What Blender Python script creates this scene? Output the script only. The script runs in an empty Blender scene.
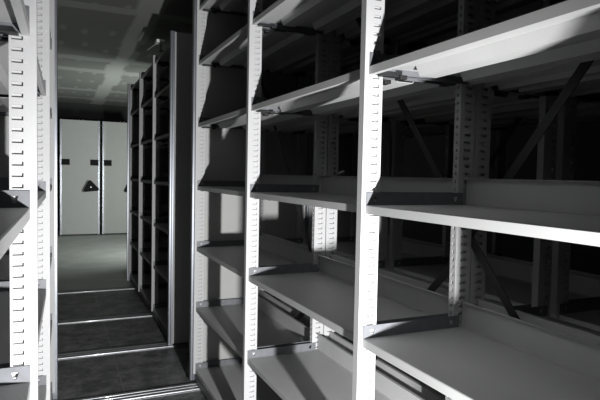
import bpy, bmesh, math, random
from mathutils import Vector, Matrix
random.seed(4)
sc = bpy.context.scene
COL = sc.collection

# ------------------------------------------------------------------ materials
def new_mat(name):
    m = bpy.data.materials.new(name); m.use_nodes = True
    nt = m.node_tree; b = nt.nodes['Principled BSDF']
    return m, nt, b

def paint(name, col, rough=.5, metal=0., var=.06, scale=9., bump=0., spec=.4):
    """painted / plated metal with a slight cloudy variation and a fine grain"""
    m, nt, b = new_mat(name)
    tc = nt.nodes.new('ShaderNodeTexCoord')
    n = nt.nodes.new('ShaderNodeTexNoise'); n.inputs['Scale'].default_value = scale; n.inputs['Detail'].default_value = 5
    nt.links.new(tc.outputs['Object'], n.inputs['Vector'])
    r = nt.nodes.new('ShaderNodeValToRGB')
    r.color_ramp.elements[0].position = .3; r.color_ramp.elements[1].position = .7
    r.color_ramp.elements[0].color = [c*(1-var) for c in col] + [1]
    r.color_ramp.elements[1].color = [min(1, c*(1+var)) for c in col] + [1]
    nt.links.new(n.outputs['Fac'], r.inputs['Fac']); nt.links.new(r.outputs['Color'], b.inputs['Base Color'])
    b.inputs['Roughness'].default_value = rough; b.inputs['Metallic'].default_value = metal
    b.inputs['Specular IOR Level'].default_value = spec
    if bump:
        g = nt.nodes.new('ShaderNodeTexNoise'); g.inputs['Scale'].default_value = 420
        nt.links.new(tc.outputs['Object'], g.inputs['Vector'])
        bp = nt.nodes.new('ShaderNodeBump'); bp.inputs['Strength'].default_value = bump; bp.inputs['Distance'].default_value = .001
        nt.links.new(g.outputs['Fac'], bp.inputs['Height']); nt.links.new(bp.outputs['Normal'], b.inputs['Normal'])
    return m

M = {}
M['post'] = paint('pale grey enamel', (.46, .46, .465), .42, var=.02)
M['shelf'] = paint('light grey enamel', (.43, .433, .43), .5, var=.03, bump=.08)
M['panel'] = paint('grey panel enamel', (.40, .405, .395), .55, var=.02)
M['galv'] = paint('galvanised steel', (.155, .16, .172), .42, metal=.2, var=.1, scale=40)
M['alu'] = paint('brushed aluminium', (.42, .44, .48), .3, metal=.85, var=.04, scale=30)
M['rail'] = paint('worn aluminium rail', (.40, .41, .42), .42, metal=.9, var=.15, scale=14)
rb = M['rail'].node_tree.nodes['Principled BSDF']; rb.inputs['Coat Weight'].default_value = .7; rb.inputs['Coat Roughness'].default_value = .09
M['dark'] = paint('dark steel brace', (.015, .015, .016), .5, metal=.0)
M['black'] = paint('black plastic', (.009, .009, .010), .75, spec=.15)
M['plinth'] = paint('grey carriage steel', (.16, .16, .165), .5, metal=.2)
M['white'] = paint('white plastic', (.85, .85, .85), .4)
M['wall'] = paint('dark grey wall paint', (.03, .032, .03), .8)
M['sidewall'] = paint('grey wall paint', (.06, .06, .06), .8)

def mth(nt, op, a, b=None, c=None):
    n = nt.nodes.new('ShaderNodeMath'); n.operation = op
    for i, v in enumerate((a, b, c)):
        if v is None: continue
        if isinstance(v, (int, float)): n.inputs[i].default_value = v
        else: nt.links.new(v, n.inputs[i])
    return n.outputs[0]

def ceiling_mat():
    """unpainted plasterboard with trowelled joint compound along the sheet joints and on the screw heads"""
    m, nt, b = new_mat('plasterboard with joint compound')
    tc = nt.nodes.new('ShaderNodeTexCoord'); sp = nt.nodes.new('ShaderNodeSeparateXYZ')
    nt.links.new(tc.outputs['Object'], sp.inputs[0])
    x, y = sp.outputs['X'], sp.outputs['Y']
    w = nt.nodes.new('ShaderNodeTexNoise'); w.inputs['Scale'].default_value = 2.2; w.inputs['Detail'].default_value = 2
    nt.links.new(tc.outputs['Object'], w.inputs['Vector'])
    wob = mth(nt, 'MULTIPLY', mth(nt, 'SUBTRACT', w.outputs['Fac'], .5), .12)
    vo = nt.nodes.new('ShaderNodeTexVoronoi'); vo.inputs['Scale'].default_value = 1.5; vo.distance = 'CHEBYCHEV'
    nt.links.new(tc.outputs['Object'], vo.inputs['Vector'])
    spc = nt.nodes.new('ShaderNodeSeparateColor'); nt.links.new(vo.outputs['Color'], spc.inputs[0])
    blk = mth(nt, 'MULTIPLY', mth(nt, 'SUBTRACT', spc.outputs[0], .5), .08)
    xx = mth(nt, 'ADD', x, blk); yy = mth(nt, 'ADD', y, wob)
    def band(v, c, h, s=.02):
        d = mth(nt, 'ABSOLUTE', mth(nt, 'SUBTRACT', v, c))
        mr = nt.nodes.new('ShaderNodeMapRange'); mr.inputs[1].default_value = h + s; mr.inputs[2].default_value = h - s
        nt.links.new(d, mr.inputs[0]); return mr.outputs[0]
    k = band(xx, .80, .125)
    k = mth(nt, 'MAXIMUM', k, band(xx, -1.6, .14))
    for cy, h in ((5.38, .1), (7.84, .13), (8.75, .15), (10.85, .12), (12.1, .1), (3.0, .1), (.6, .12)):
        k = mth(nt, 'MAXIMUM', k, mth(nt, 'MULTIPLY', band(yy, cy, h), .75))
    # screw head dabs on a loose grid
    cx = nt.nodes.new('ShaderNodeCombineXYZ')
    nt.links.new(mth(nt, 'MULTIPLY', x, 3.9), cx.inputs[0]); nt.links.new(mth(nt, 'MULTIPLY', y, 1.15), cx.inputs[1])
    v2 = nt.nodes.new('ShaderNodeTexVoronoi'); v2.inputs['Randomness'].default_value = .35; v2.inputs['Scale'].default_value = 1
    v2.voronoi_dimensions = '2D'
    nt.links.new(cx.outputs[0], v2.inputs['Vector'])
    mr = nt.nodes.new('ShaderNodeMapRange'); mr.inputs[1].default_value = .17; mr.inputs[2].default_value = .10
    nt.links.new(v2.outputs['Distance'], mr.inputs[0])
    k = mth(nt, 'MAXIMUM', k, mth(nt, 'MULTIPLY', mr.outputs[0], .5))
    mix = nt.nodes.new('ShaderNodeMix'); mix.data_type = 'RGBA'
    mix.inputs['A'].default_value = (.22, .228, .214, 1); mix.inputs['B'].default_value = (.40, .412, .395, 1)
    nt.links.new(k, mix.inputs['Factor']); nt.links.new(mix.outputs['Result'], b.inputs['Base Color'])
    b.inputs['Roughness'].default_value = .9
    return m

def floor_mat():
    """dark stone-look tiles with a joint, pale vinyl from the last rail on"""
    m, nt, b = new_mat('dark floor tile and pale vinyl')
    tc = nt.nodes.new('ShaderNodeTexCoord'); sp = nt.nodes.new('ShaderNodeSeparateXYZ')
    nt.links.new(tc.outputs['Object'], sp.inputs[0])
    x, y = sp.outputs['X'], sp.outputs['Y']
    n = nt.nodes.new('ShaderNodeTexNoise'); n.inputs['Scale'].default_value = 5; n.inputs['Detail'].default_value = 12; n.inputs['Roughness'].default_value = .78
    nt.links.new(tc.outputs['Object'], n.inputs['Vector'])
    r = nt.nodes.new('ShaderNodeValToRGB'); e = r.color_ramp.elements
    e[0].position = .42; e[0].color = (.07, .071, .072, 1); e[1].position = .68; e[1].color = (.30, .30, .30, 1)
    nt.links.new(n.outputs['Fac'], r.inputs['Fac'])
    # joint lines: every .6 m across the aisle
    fx = mth(nt, 'FRACT', mth(nt, 'DIVIDE', mth(nt, 'ADD', x, 10.2 - .368 + .003), .6))
    jx = mth(nt, 'LESS_THAN', fx, .010)
    mj = nt.nodes.new('ShaderNodeMix'); mj.data_type = 'RGBA'
    nt.links.new(jx, mj.inputs['Factor']); nt.links.new(r.outputs['Color'], mj.inputs['A']); mj.inputs['B'].default_value = (.22, .22, .22, 1)
    n2 = nt.nodes.new('ShaderNodeTexNoise'); n2.inputs['Scale'].default_value = 3; n2.inputs['Detail'].default_value = 6
    nt.links.new(tc.outputs['Object'], n2.inputs['Vector'])
    r2 = nt.nodes.new('ShaderNodeValToRGB'); e = r2.color_ramp.elements
    e[0].position = .3; e[0].color = (.33, .35, .33, 1); e[1].position = .7; e[1].color = (.42, .44, .42, 1)
    nt.links.new(n2.outputs['Fac'], r2.inputs['Fac'])
    far = mth(nt, 'GREATER_THAN', y, 6.4)
    mf = nt.nodes.new('ShaderNodeMix'); mf.data_type = 'RGBA'
    nt.links.new(far, mf.inputs['Factor']); nt.links.new(mj.outputs['Result'], mf.inputs['A']); nt.links.new(r2.outputs['Color'], mf.inputs['B'])
    nt.links.new(mf.outputs['Result'], b.inputs['Base Color'])
    b.inputs['Roughness'].default_value = .5; b.inputs['Specular IOR Level'].default_value = .35
    return m
M['ceiling'] = ceiling_mat(); M['floor'] = floor_mat()

# ------------------------------------------------------------------ mesh helpers
class MB:
    def __init__(s): s.bm = bmesh.new()
    def quad(s, *pts):
        return s.bm.faces.new([s.bm.verts.new(p) for p in pts])
    def box(s, x0, x1, y0, y1, z0, z1, bev=0):
        v = [s.bm.verts.new(p) for p in ((x0,y0,z0),(x1,y0,z0),(x1,y1,z0),(x0,y1,z0),(x0,y0,z1),(x1,y0,z1),(x1,y1,z1),(x0,y1,z1))]
        fs = [s.bm.faces.new([v[i] for i in f]) for f in ((0,3,2,1),(4,5,6,7),(0,1,5,4),(1,2,6,5),(2,3,7,6),(3,0,4,7))]
        if bev:
            ed = list({e for f in fs for e in f.edges})
            bmesh.ops.bevel(s.bm, geom=ed, offset=bev, segments=2, affect='EDGES', profile=.5)
    def prism(s, prof, axis, a, b):
        """closed profile extruded along an axis; profile pairs are the other two axes in xyz order"""
        def P(p, t): return {'x': (t, p[0], p[1]), 'y': (p[0], t, p[1]), 'z': (p[0], p[1], t)}[axis]
        A = [s.bm.verts.new(P(p, a)) for p in prof]; B = [s.bm.verts.new(P(p, b)) for p in prof]
        n = len(prof)
        for i in range(n): s.bm.faces.new((A[i], A[(i+1) % n], B[(i+1) % n], B[i]))
        s.bm.faces.new(A); s.bm.faces.new(B[::-1])
    def bar(s, p, q, w, t):
        """flat strap between two points lying in a plane x = const: width w in the plane, thickness t in x"""
        p, q = Vector(p), Vector(q); d = (q-p).normalized(); nrm = Vector((1,0,0)); sd = d.cross(nrm)
        vs = []
        for e in (p, q):
            for a, c in ((-1,-1),(1,-1),(1,1),(-1,1)):
                vs.append(s.bm.verts.new(e + sd*a*w/2 + nrm*c*t/2))
        for f in ((0,1,2,3),(7,6,5,4),(0,4,5,1),(1,5,6,2),(2,6,7,3),(3,7,4,0)): s.bm.faces.new([vs[i] for i in f])
    def cyl(s, p, q, r, seg=14):
        p, q = Vector(p), Vector(q); d = q-p
        mt = Matrix.Translation((p+q)/2) @ d.to_track_quat('Z', 'Y').to_matrix().to_4x4()
        bmesh.ops.create_cone(s.bm, cap_ends=True, segments=seg, radius1=r, radius2=r, depth=d.length, matrix=mt)
    def mesh(s, name, mat, recalc=True):
        if recalc: bmesh.ops.recalc_face_normals(s.bm, faces=s.bm.faces)
        me = bpy.data.meshes.new(name); s.bm.to_mesh(me); s.bm.free(); me.materials.append(mat); return me
    def build(s, name, mat, parent=None, loc=(0,0,0), recalc=True):
        return inst(name, s.mesh(name, mat, recalc), parent, loc)

def inst(name, me, parent=None, loc=(0,0,0)):
    o = bpy.data.objects.new(name, me); COL.objects.link(o); o.location = loc
    if parent: o.parent = parent
    return o
def empty(name, loc, rz=0):
    o = bpy.data.objects.new(name, None); COL.objects.link(o); o.location = loc; o.rotation_euler = (0,0,rz); return o
def tag(o, label, cat, group=None):
    o['label'] = label; o['category'] = cat
    if group: o['group'] = group
    return o
def struct(o): o['kind'] = 'structure'; return o

# ------------------------------------------------------------------ parts of the shelving
PW, PT = .059, .026           # upright: width into the rack, thickness along the aisle
PITCH = .0241
LEVELS = [.095, .487, .868, 1.249, 1.638, 2.018]
Z0 = .065                     # foot of the uprights on the carriage

def slotted(b, o, u, n, width, s0, s1, top, h=.0085, dep=.006):
    """one broad face with a ladder of punched slots: o foot corner, u along the face, n into the tube"""
    o, u, n = Vector(o), Vector(u), Vector(n)
    def P(a, z, d=0): return o + u*a + n*d + Vector((0,0,z))
    zp = Z0; k = int((top - Z0 - .03)/PITCH)
    for i in range(k):
        za = Z0 + .02 + i*PITCH; zb = za + h
        b.quad(P(0,zp), P(width,zp), P(width,za), P(0,za))
        b.quad(P(0,za), P(s0,za), P(s0,zb), P(0,zb)); b.quad(P(s1,za), P(width,za), P(width,zb), P(s1,zb))
        b.quad(P(s0,za,dep), P(s1,za,dep), P(s1,zb,dep), P(s0,zb,dep))
        b.quad(P(s0,za), P(s1,za), P(s1,za,dep), P(s0,za,dep)); b.quad(P(s0,zb), P(s1,zb), P(s1,zb,dep), P(s0,zb,dep))
        b.quad(P(s0,za), P(s0,zb), P(s0,zb,dep), P(s0,za,dep)); b.quad(P(s1,za), P(s1,zb), P(s1,zb,dep), P(s1,za,dep))
        zp = zb
    b.quad(P(0,zp), P(width,zp), P(width,top), P(0,top))

def post_mesh(top, mirror=False, W=PW):
    """box-section upright, its broad faces punched with a ladder of slots"""
    b = MB(); T = PT
    s0, s1 = (.026, .048) if not mirror else (.018, .042)
    dp = .012 if mirror else .0085
    slotted(b, (0,0,0), (1,0,0), (0,1,0), W, s0, s1, top, dep=dp); slotted(b, (0,T,0), (1,0,0), (0,-1,0), W, s0, s1, top, dep=dp)
    if mirror: slotted(b, (0,0,0), (0,1,0), (1,0,0), T, .009, .017, top, .010, .006)
    else: b.quad((0,0,Z0),(0,T,Z0),(0,T,top),(0,0,top))
    b.quad((W,0,Z0),(W,T,Z0),(W,T,top),(W,0,top))
    b.quad((0,0,Z0),(W,0,Z0),(W,T,Z0),(0,T,Z0)); b.quad((0,0,top),(W,0,top),(W,T,top),(0,T,top))
    return b.mesh('upright', M['post'], recalc=False)

DEPTHS = (.400, .352)         # depth of the two halves of a double-sided rack
GAP = .004
def shelf_mesh(L, SD):
    """tray: flat top, folded front lip, folded rear edge, two hat-section stiffeners underneath; y 0..L, x 0..SD, top z = 0"""
    b = MB(); t = .0015
    # front lip and its return, one bent profile
    b.prism([(.002,0),(SD,0),(SD,-.024),(SD-t,-.024),(SD-t,-t),(t,-t),(t,-.0225),(.016,-.0225),(.016,-.024),(0,-.024),(0,-.002)], 'y', 0, L)
    for xa, xb in ((.105, .188), (SD-.10, SD-.035)):
        y0, y1 = .006, L-.07; w = .014; z0 = -.0017; z1 = -.029
        o_ = [(xa,z0),(xa+w,z1),(xb-w,z1),(xb,z0)]
        i_ = [(xb-t*1.3,z0),(xb-w-t*.6,z1+t),(xa+w+t*.6,z1+t),(xa+t*1.3,z0)]
        b.prism(o_+i_, 'y', y0, y1)
    return b.mesh('shelf', M['shelf'])
def back_stop_mesh(L):
    b = MB(); b.prism([(0,0),(.012,0),(.012,.08),(0,.08),(0,.0785),(.0105,.0785),(.0105,.0015),(0,.0015)], 'y', .002, L-.002)
    return b.mesh('back_stop', M['shelf'])
def bracket_mesh(sgn, SD):
    """galvanised end bracket: upright plate with hook tabs and punched ends, ledge under the shelf"""
    b = MB(); D = SD - .012; t = .0016; h = .036
    # plate with a triangular hole near either end, built as strips around it
    def plate(x0, x1, z0, z1): b.box(x0, x1, min(0,sgn*t), max(0,sgn*t), z0, z1)
    hx = .030
    for x0 in (hx-.008, D-hx-.008):
        # strip with V-shaped hole
        a, c = x0, x0+.016; y0, y1 = min(0,sgn*t), max(0,sgn*t)
        b.prism([(a,-.022),(c,-.022),(c,.009),(a,.009)], 'y', y0, y1)
        b.prism([(a,.009),(a+.005,.009),(a,.024)], 'y', y0, y1)
        b.prism([(c,.009),(c,.024),(c-.005,.009)], 'y', y0, y1)
        b.prism([(a,.024),(c,.024),(c,h),(a,h)], 'y', y0, y1)
    plate(0, hx-.008, -.022, h); plate(hx+.008, D-hx-.008, -.022, h); plate(D-hx+.008, D, -.022, h)
    # narrow ledge under the shelf
    y0, y1 = sorted((sgn*t, sgn*.008)); b.box(.02, D-.02, y0, y1, -.0235, -.022)
    return b.mesh('bracket', M['galv'])

def clip_mesh(sgn):
    """dark support clip under a shelf end: a slim bar with a stepped block at its inner end"""
    b = MB(); t = .0017
    y0, y1 = sorted((sgn*.009, sgn*.030)); b.box(.020, .085, y0, y1, -.0295, -.0238, .0015)
    y0, y1 = sorted((sgn*.009, sgn*.040)); b.box(.078, .100, y0, y1, -.036, -.0238, .002)
    return b.mesh('support_clip', M['dark'])

MESH = {}
def cached(key, fn):
    if key not in MESH: MESH[key] = fn()
    return MESH[key]

def shelf(parent, x, y0, y1, z, flip, SD):
    """one shelf with its back stop and two end brackets"""
    L = round(y1-y0, 4)
    sh = inst('shelf', cached(('s', L, SD), lambda: shelf_mesh(L, SD)), parent)
    if flip: sh.location = (x, y1, z); sh.rotation_euler = (0,0,math.pi)
    else: sh.location = (x, y0, z)
    inst('back_stop', cached(('b', L), lambda: back_stop_mesh(L)), sh, (SD-.012, 0, .0008))
    for s, yy in ((1, .0002), (-1, L-.0002)):
        br = inst('bracket', cached(('k', s, SD), lambda: bracket_mesh(s, SD)), sh, (.0005, yy, .0006))
        br['label'] = 'galvanised shelf bracket'
        cl = inst('support_clip', cached(('c', s), lambda: clip_mesh(s)), sh, (0, yy, 0)); cl['label'] = 'dark support clip under the shelf end'
    return sh

INSET = .013
def rack(name, label, loc, ys, top, halves=(0,1), group=None, near_panel=False, far_panel=False, brace=(), rz=0, pw=None,
         levels=LEVELS, prot=.016, cat='shelving rack'):
    r = empty(name, loc, rz); tag(r, label, cat, group)
    H0, H1 = DEPTHS
    W = H0 if len(halves) == 1 else H0 + GAP + H1
    pm = cached(('p', top), lambda: post_mesh(top)); pmm = cached(('pm', top), lambda: post_mesh(top, True))
    if pw: pm = cached(('p', top, pw), lambda: post_mesh(top, False, pw))
    for h in halves:
        o0, hd = (0, H0) if h == 0 else (H0 + GAP, H1)
        for y in ys:
            inst('upright', pm if h == 0 else pmm, r, (o0, y, 0)); inst('upright', pmm if h == 0 else pm, r, (o0+hd-PW, y, 0))
        for a, c in zip(ys[:-1], ys[1:]):
            for z in levels + [top-.05]:
                if h == 0: shelf(r, INSET, a+PT+.002, c-.002, z, False, H0-.042)
                else: shelf(r, o0+hd-INSET, a+PT+.002, c-.002, z, True, H1-.042)
    ya, yb = ys[0], ys[-1]+PT
    b = MB(); b.box(.012, W-.012, ya-.0, yb, .022, Z0); b.box(.03, W-.03, ya+.02, yb-.02, .014, .022)
    b.build('carriage', M['plinth'], r)
    for flag, yy, s in ((near_panel, ya, -1), (far_panel, yb, 1)):
        if not flag: continue
        y0, y1 = sorted((yy + s*.003, yy + s*.023))
        b = MB(); b.box(-.002, W+.002, y0, y1, .03, top, .002); b.build('end_panel', M['panel'], r)
        for xs in (0, 1):
            x0 = -prot if xs == 0 else W-.034+min(prot, .004)
            b = MB(); ya_, yb_ = y0-.004, y1+.012 if s < 0 else y1+.004
            if s > 0: ya_ = y0 - .012
            # two-lobed edge profile
            pr = [(x0,ya_+.003),(x0+.003,ya_),(x0+.014,ya_),(x0+.017,ya_+.004),(x0+.020,ya_),(x0+.031,ya_),(x0+.034,ya_+.003),
                  (x0+.034,yb_-.003),(x0+.031,yb_),(x0+.003,yb_),(x0,yb_-.003)]
            # clear of the panel sheet: the profile wraps its edge
            b.prism(pr, 'z', .02, top+.004)
            t = b.build('edge_trim', M['alu'], r); t['label'] = 'aluminium edge trim'
    for (y0, z0, y1, z1) in brace:
        b = MB(); b.bar((H0+GAP/2, y0, z0), (H0+GAP/2, y1, z1), .028, .003)
        o = b.build('brace', M['dark'], r); o['label'] = 'dark diagonal brace strap'
    return r, W

# ------------------------------------------------------------------ the room
CEIL = 2.839
X0, X1, Y0, Y1 = -3.2, 6.0, -3.0, 13.05
b = MB(); b.box(X0, X1, Y0, Y1, -.1, 0); struct(b.build('floor', M['floor']))
b = MB(); b.box(X0, X1, Y0, Y1, CEIL, CEIL+.1); struct(b.build('ceiling', M['ceiling']))
b = MB(); b.box(X0-.1, X1+.1, Y1, Y1+.1, -.1, CEIL+.1); struct(b.build('wall_back', M['wall']))
b = MB(); b.box(X0-.1, X1+.1, Y0-.1, Y0, -.1, CEIL+.1); struct(b.build('wall_front', M['sidewall']))
b = MB(); b.box(X0-.1, X0, Y0, Y1, -.1, CEIL+.1); struct(b.build('wall_left', M['sidewall']))
b = MB(); b.box(X1, X1+.1, Y0, Y1, -.1, CEIL+.1); struct(b.build('wall_right', M['sidewall']))

# floor rails across the aisle
rl = ['floor rail nearest the camera, at the foot of the right-hand rack',
      'second floor rail, running to the trim of the dark far rack',
      'third floor rail, between the second rail and the pale vinyl edge',
      'farthest floor rail, at the edge of the pale floor']
for i, yc in enumerate((3.25, 4.13, 5.08, 6.335)):
    b = MB(); w = .065
    prof = [(yc-w,0.0005),(yc-w,.004)]
    for k in range(3):
        c = yc - .04 + k*.04
        prof += [(c - .0105*math.cos(math.radians(t)), .004 + .0085*math.sin(math.radians(t))) for t in range(0, 181, 15)]
    prof += [(yc+w,.004),(yc+w,.0005)]
    b.prism(prof, 'x', -2.6, 5.2)
    ro = b.build('floor_rail', M['rail'])
    for p in ro.data.polygons: p.use_smooth = len(p.vertices) == 4 and p.area < .035
    me = ro.data; fl = {}
    for p in me.polygons:
        for ek in p.edge_keys: fl.setdefault(ek, []).append(p.use_smooth)
    for e in me.edges: e.use_edge_sharp = len(set(fl.get(e.key, []))) > 1
    tag(ro, 'grooved aluminium ' + rl[i], 'rail', 'floor rails across the aisle')

# ------------------------------------------------------------------ racks
XR = .7785; YP = [.368, 1.3014, 2.3014, 3.3014]
CY = PT/2
br = [(.36, 2.30, 1.30+CY, 1.15), (1.30+CY, 1.15, .36, .12), (1.30+CY, 1.15, 2.30+CY, 2.33), (1.30+CY, 1.12, 2.30+CY, .12),
      (2.30+CY, .75, 3.30, 2.0), (2.30+CY, .75, 3.30, .12)]
rack('shelving_rack', 'tall pale grey double-sided rack filling the right foreground, brightly lit slotted uprights',
     (XR, 0, 0), YP, 2.40, near_panel=True, far_panel=True, brace=br)
rack('shelving_rack', 'unlit rack standing behind the right foreground rack, seen dimly between its shelves',
     (XR + sum(DEPTHS) + GAP + .030, 0, 0), YP, 2.40, near_panel=True, far_panel=True,
     brace=[(.36, 1.15, 1.30+CY, 2.30), (1.30+CY, 2.3, 2.30+CY, 1.1)])
rack('shelving_rack', 'overexposed white rack at the left picture edge, seen nearly end-on',
     (-.057, 0, 0), [-3.3274, -2.3274, -1.3174, -.36], 2.40, halves=(0,), pw=.053, near_panel=True, prot=.014, rz=math.pi - math.radians(.75))
far_ys = [4.085, 4.955, 5.825, 6.695]
rack('shelving_rack', 'dark far rack with black shelf openings and bright aluminium end trim, right of the aisle',
     (XR, 0, 0), far_ys, 2.372, near_panel=True, far_panel=True)

# racks parked at the end of the aisle, their closed end panels facing the camera
def end_rack(x0, label):
    W = sum(DEPTHS) + GAP
    r, W = rack('parked_rack', label, (x0, 0, 0), [11.90, 12.85], 2.36, near_panel=True, prot=-.002, group='racks parked at the aisle end')
    f = 11.90 - .023
    for lx in (.105, W-.105):
        b = MB(); b.box(lx-.078, lx+.078, f-.014, f+.0005, 1.445, 1.565, .004); b.box(lx-.066, lx+.066, f-.0165, f-.0135, 1.462, 1.552)
        o = b.build('label_holder', M['black'], r); o['label'] = 'black label holder'
    # three-pointed turning handle
    c = Vector((W-.175, 0, 1.0)); b = MB()
    pts = []
    for k, ang in enumerate((97, 217, 337)):
        a = math.radians(ang); cc = Vector((math.cos(a), math.sin(a)))*.115
        for da in (-50, -25, 0, 25, 50):
            e = a + math.radians(da); pts.append((c.x + cc.x*1.12 + .035*math.cos(e), c.z + cc.y*.92 + .035*math.sin(e)))
    b.prism(pts, 'y', f-.085, f-.045)
    bmesh.ops.bevel(b.bm, geom=[e for e in b.bm.edges if abs(e.verts[0].co.y-e.verts[1].co.y) < 1e-6], offset=.008, segments=2, affect='EDGES')
    b.cyl((c.x, f-.046, c.z), (c.x, f+.0005, c.z), .03)
    hd = b.build('handle', M['black'], r); hd['label'] = 'black three-cornered turning handle'
    b = MB(); b.cyl((c.x, f-.089, c.z), (c.x, f-.0845, c.z), .012)
    o = b.build('hub_cap', M['alu'], hd); o['label'] = 'small bright hub cap'
    return r
end_rack(-.765, 'parked rack at the aisle end, mostly hidden behind the left foreground rack')
end_rack(.045, 'parked rack at the aisle end whose whole grey end panel and triangular handle show')
end_rack(.850, 'parked rack at the aisle end, partly covered by the dark far rack')

# small white fitting standing on the front edge of the far rack's top shelf
r = empty('rack_top_fitting', (.815, 4.78, 2.3726)); tag(r, 'small white fitting standing on the top front edge of the dark far rack', 'fitting')
b = MB(); b.box(-.02, .02, -.03, .03, 0, .004); b.cyl((0, 0, .003), (0, 0, .07), .005, 10); b.build('stand', M['plinth'], r)
b = MB(); b.box(-.045, .022, -.05, .05, .066, .094, .005); b.build('housing', M['white'], r)
b = MB(); b.cyl((-.030, .03, .072), (-.046, .46, .10), .0045, 8); b.build('arm', M['white'], r)

# ------------------------------------------------------------------ camera
f_px, yaw, pitch, roll = 537.0, .4247, -.0462, .0198
fw = Vector((math.sin(yaw)*math.cos(pitch), math.cos(yaw)*math.cos(pitch), math.sin(pitch)))
rt = Vector((math.cos(yaw), -math.sin(yaw), 0)); up = rt.cross(fw)
rt2 = math.cos(roll)*rt + math.sin(roll)*up; up2 = -math.sin(roll)*rt + math.cos(roll)*up
cam = bpy.data.cameras.new('camera'); co = bpy.data.objects.new('camera', cam); COL.objects.link(co)
mt = Matrix((rt2, up2, -fw)).transposed().to_4x4(); mt.translation = (0, 0, 1.33); co.matrix_world = mt
cam.sensor_width = 36; cam.sensor_fit = 'HORIZONTAL'; cam.lens = f_px*36/600; cam.clip_start = .02
sc.camera = co

# ------------------------------------------------------------------ light
# hand-held lamp held low beside the right rack, just out of frame
l = bpy.data.lights.new('hand_lamp', 'SPOT'); l.energy = 500; l.spot_size = math.radians(122); l.spot_blend = 1; l.shadow_soft_size = .022; l.color = (1, 1, 1)
o = bpy.data.objects.new('hand_lamp', l); COL.objects.link(o); o.location = (.548, -.2, .795)
o.rotation_euler = Vector((.16, 1, -.12)).to_track_quat('-Z', 'Y').to_euler()
# lamp in the cross aisle at the far end, hidden behind the far rack
l = bpy.data.lights.new('cross_aisle_lamp', 'AREA'); l.shape = 'RECTANGLE'; l.size = .5; l.size_y = .5; l.energy = 84; l.color = (.95, 1, .96)
o = bpy.data.objects.new('cross_aisle_lamp', l); COL.objects.link(o); o.location = (2.3, 8.2, 1.2)
o.rotation_euler = (Vector((.4, 11.9, 1.1)) - o.location).to_track_quat('-Z', 'Y').to_euler()
w = bpy.data.worlds.new('world'); sc.world = w; w.use_nodes = True
w.node_tree.nodes['Background'].inputs[0].default_value = (.01, .01, .01, 1)

vs = sc.view_settings; vs.view_transform = 'Standard'; vs.look = 'None'; vs.exposure = 0; vs.gamma = 1; vs.use_curve_mapping = False
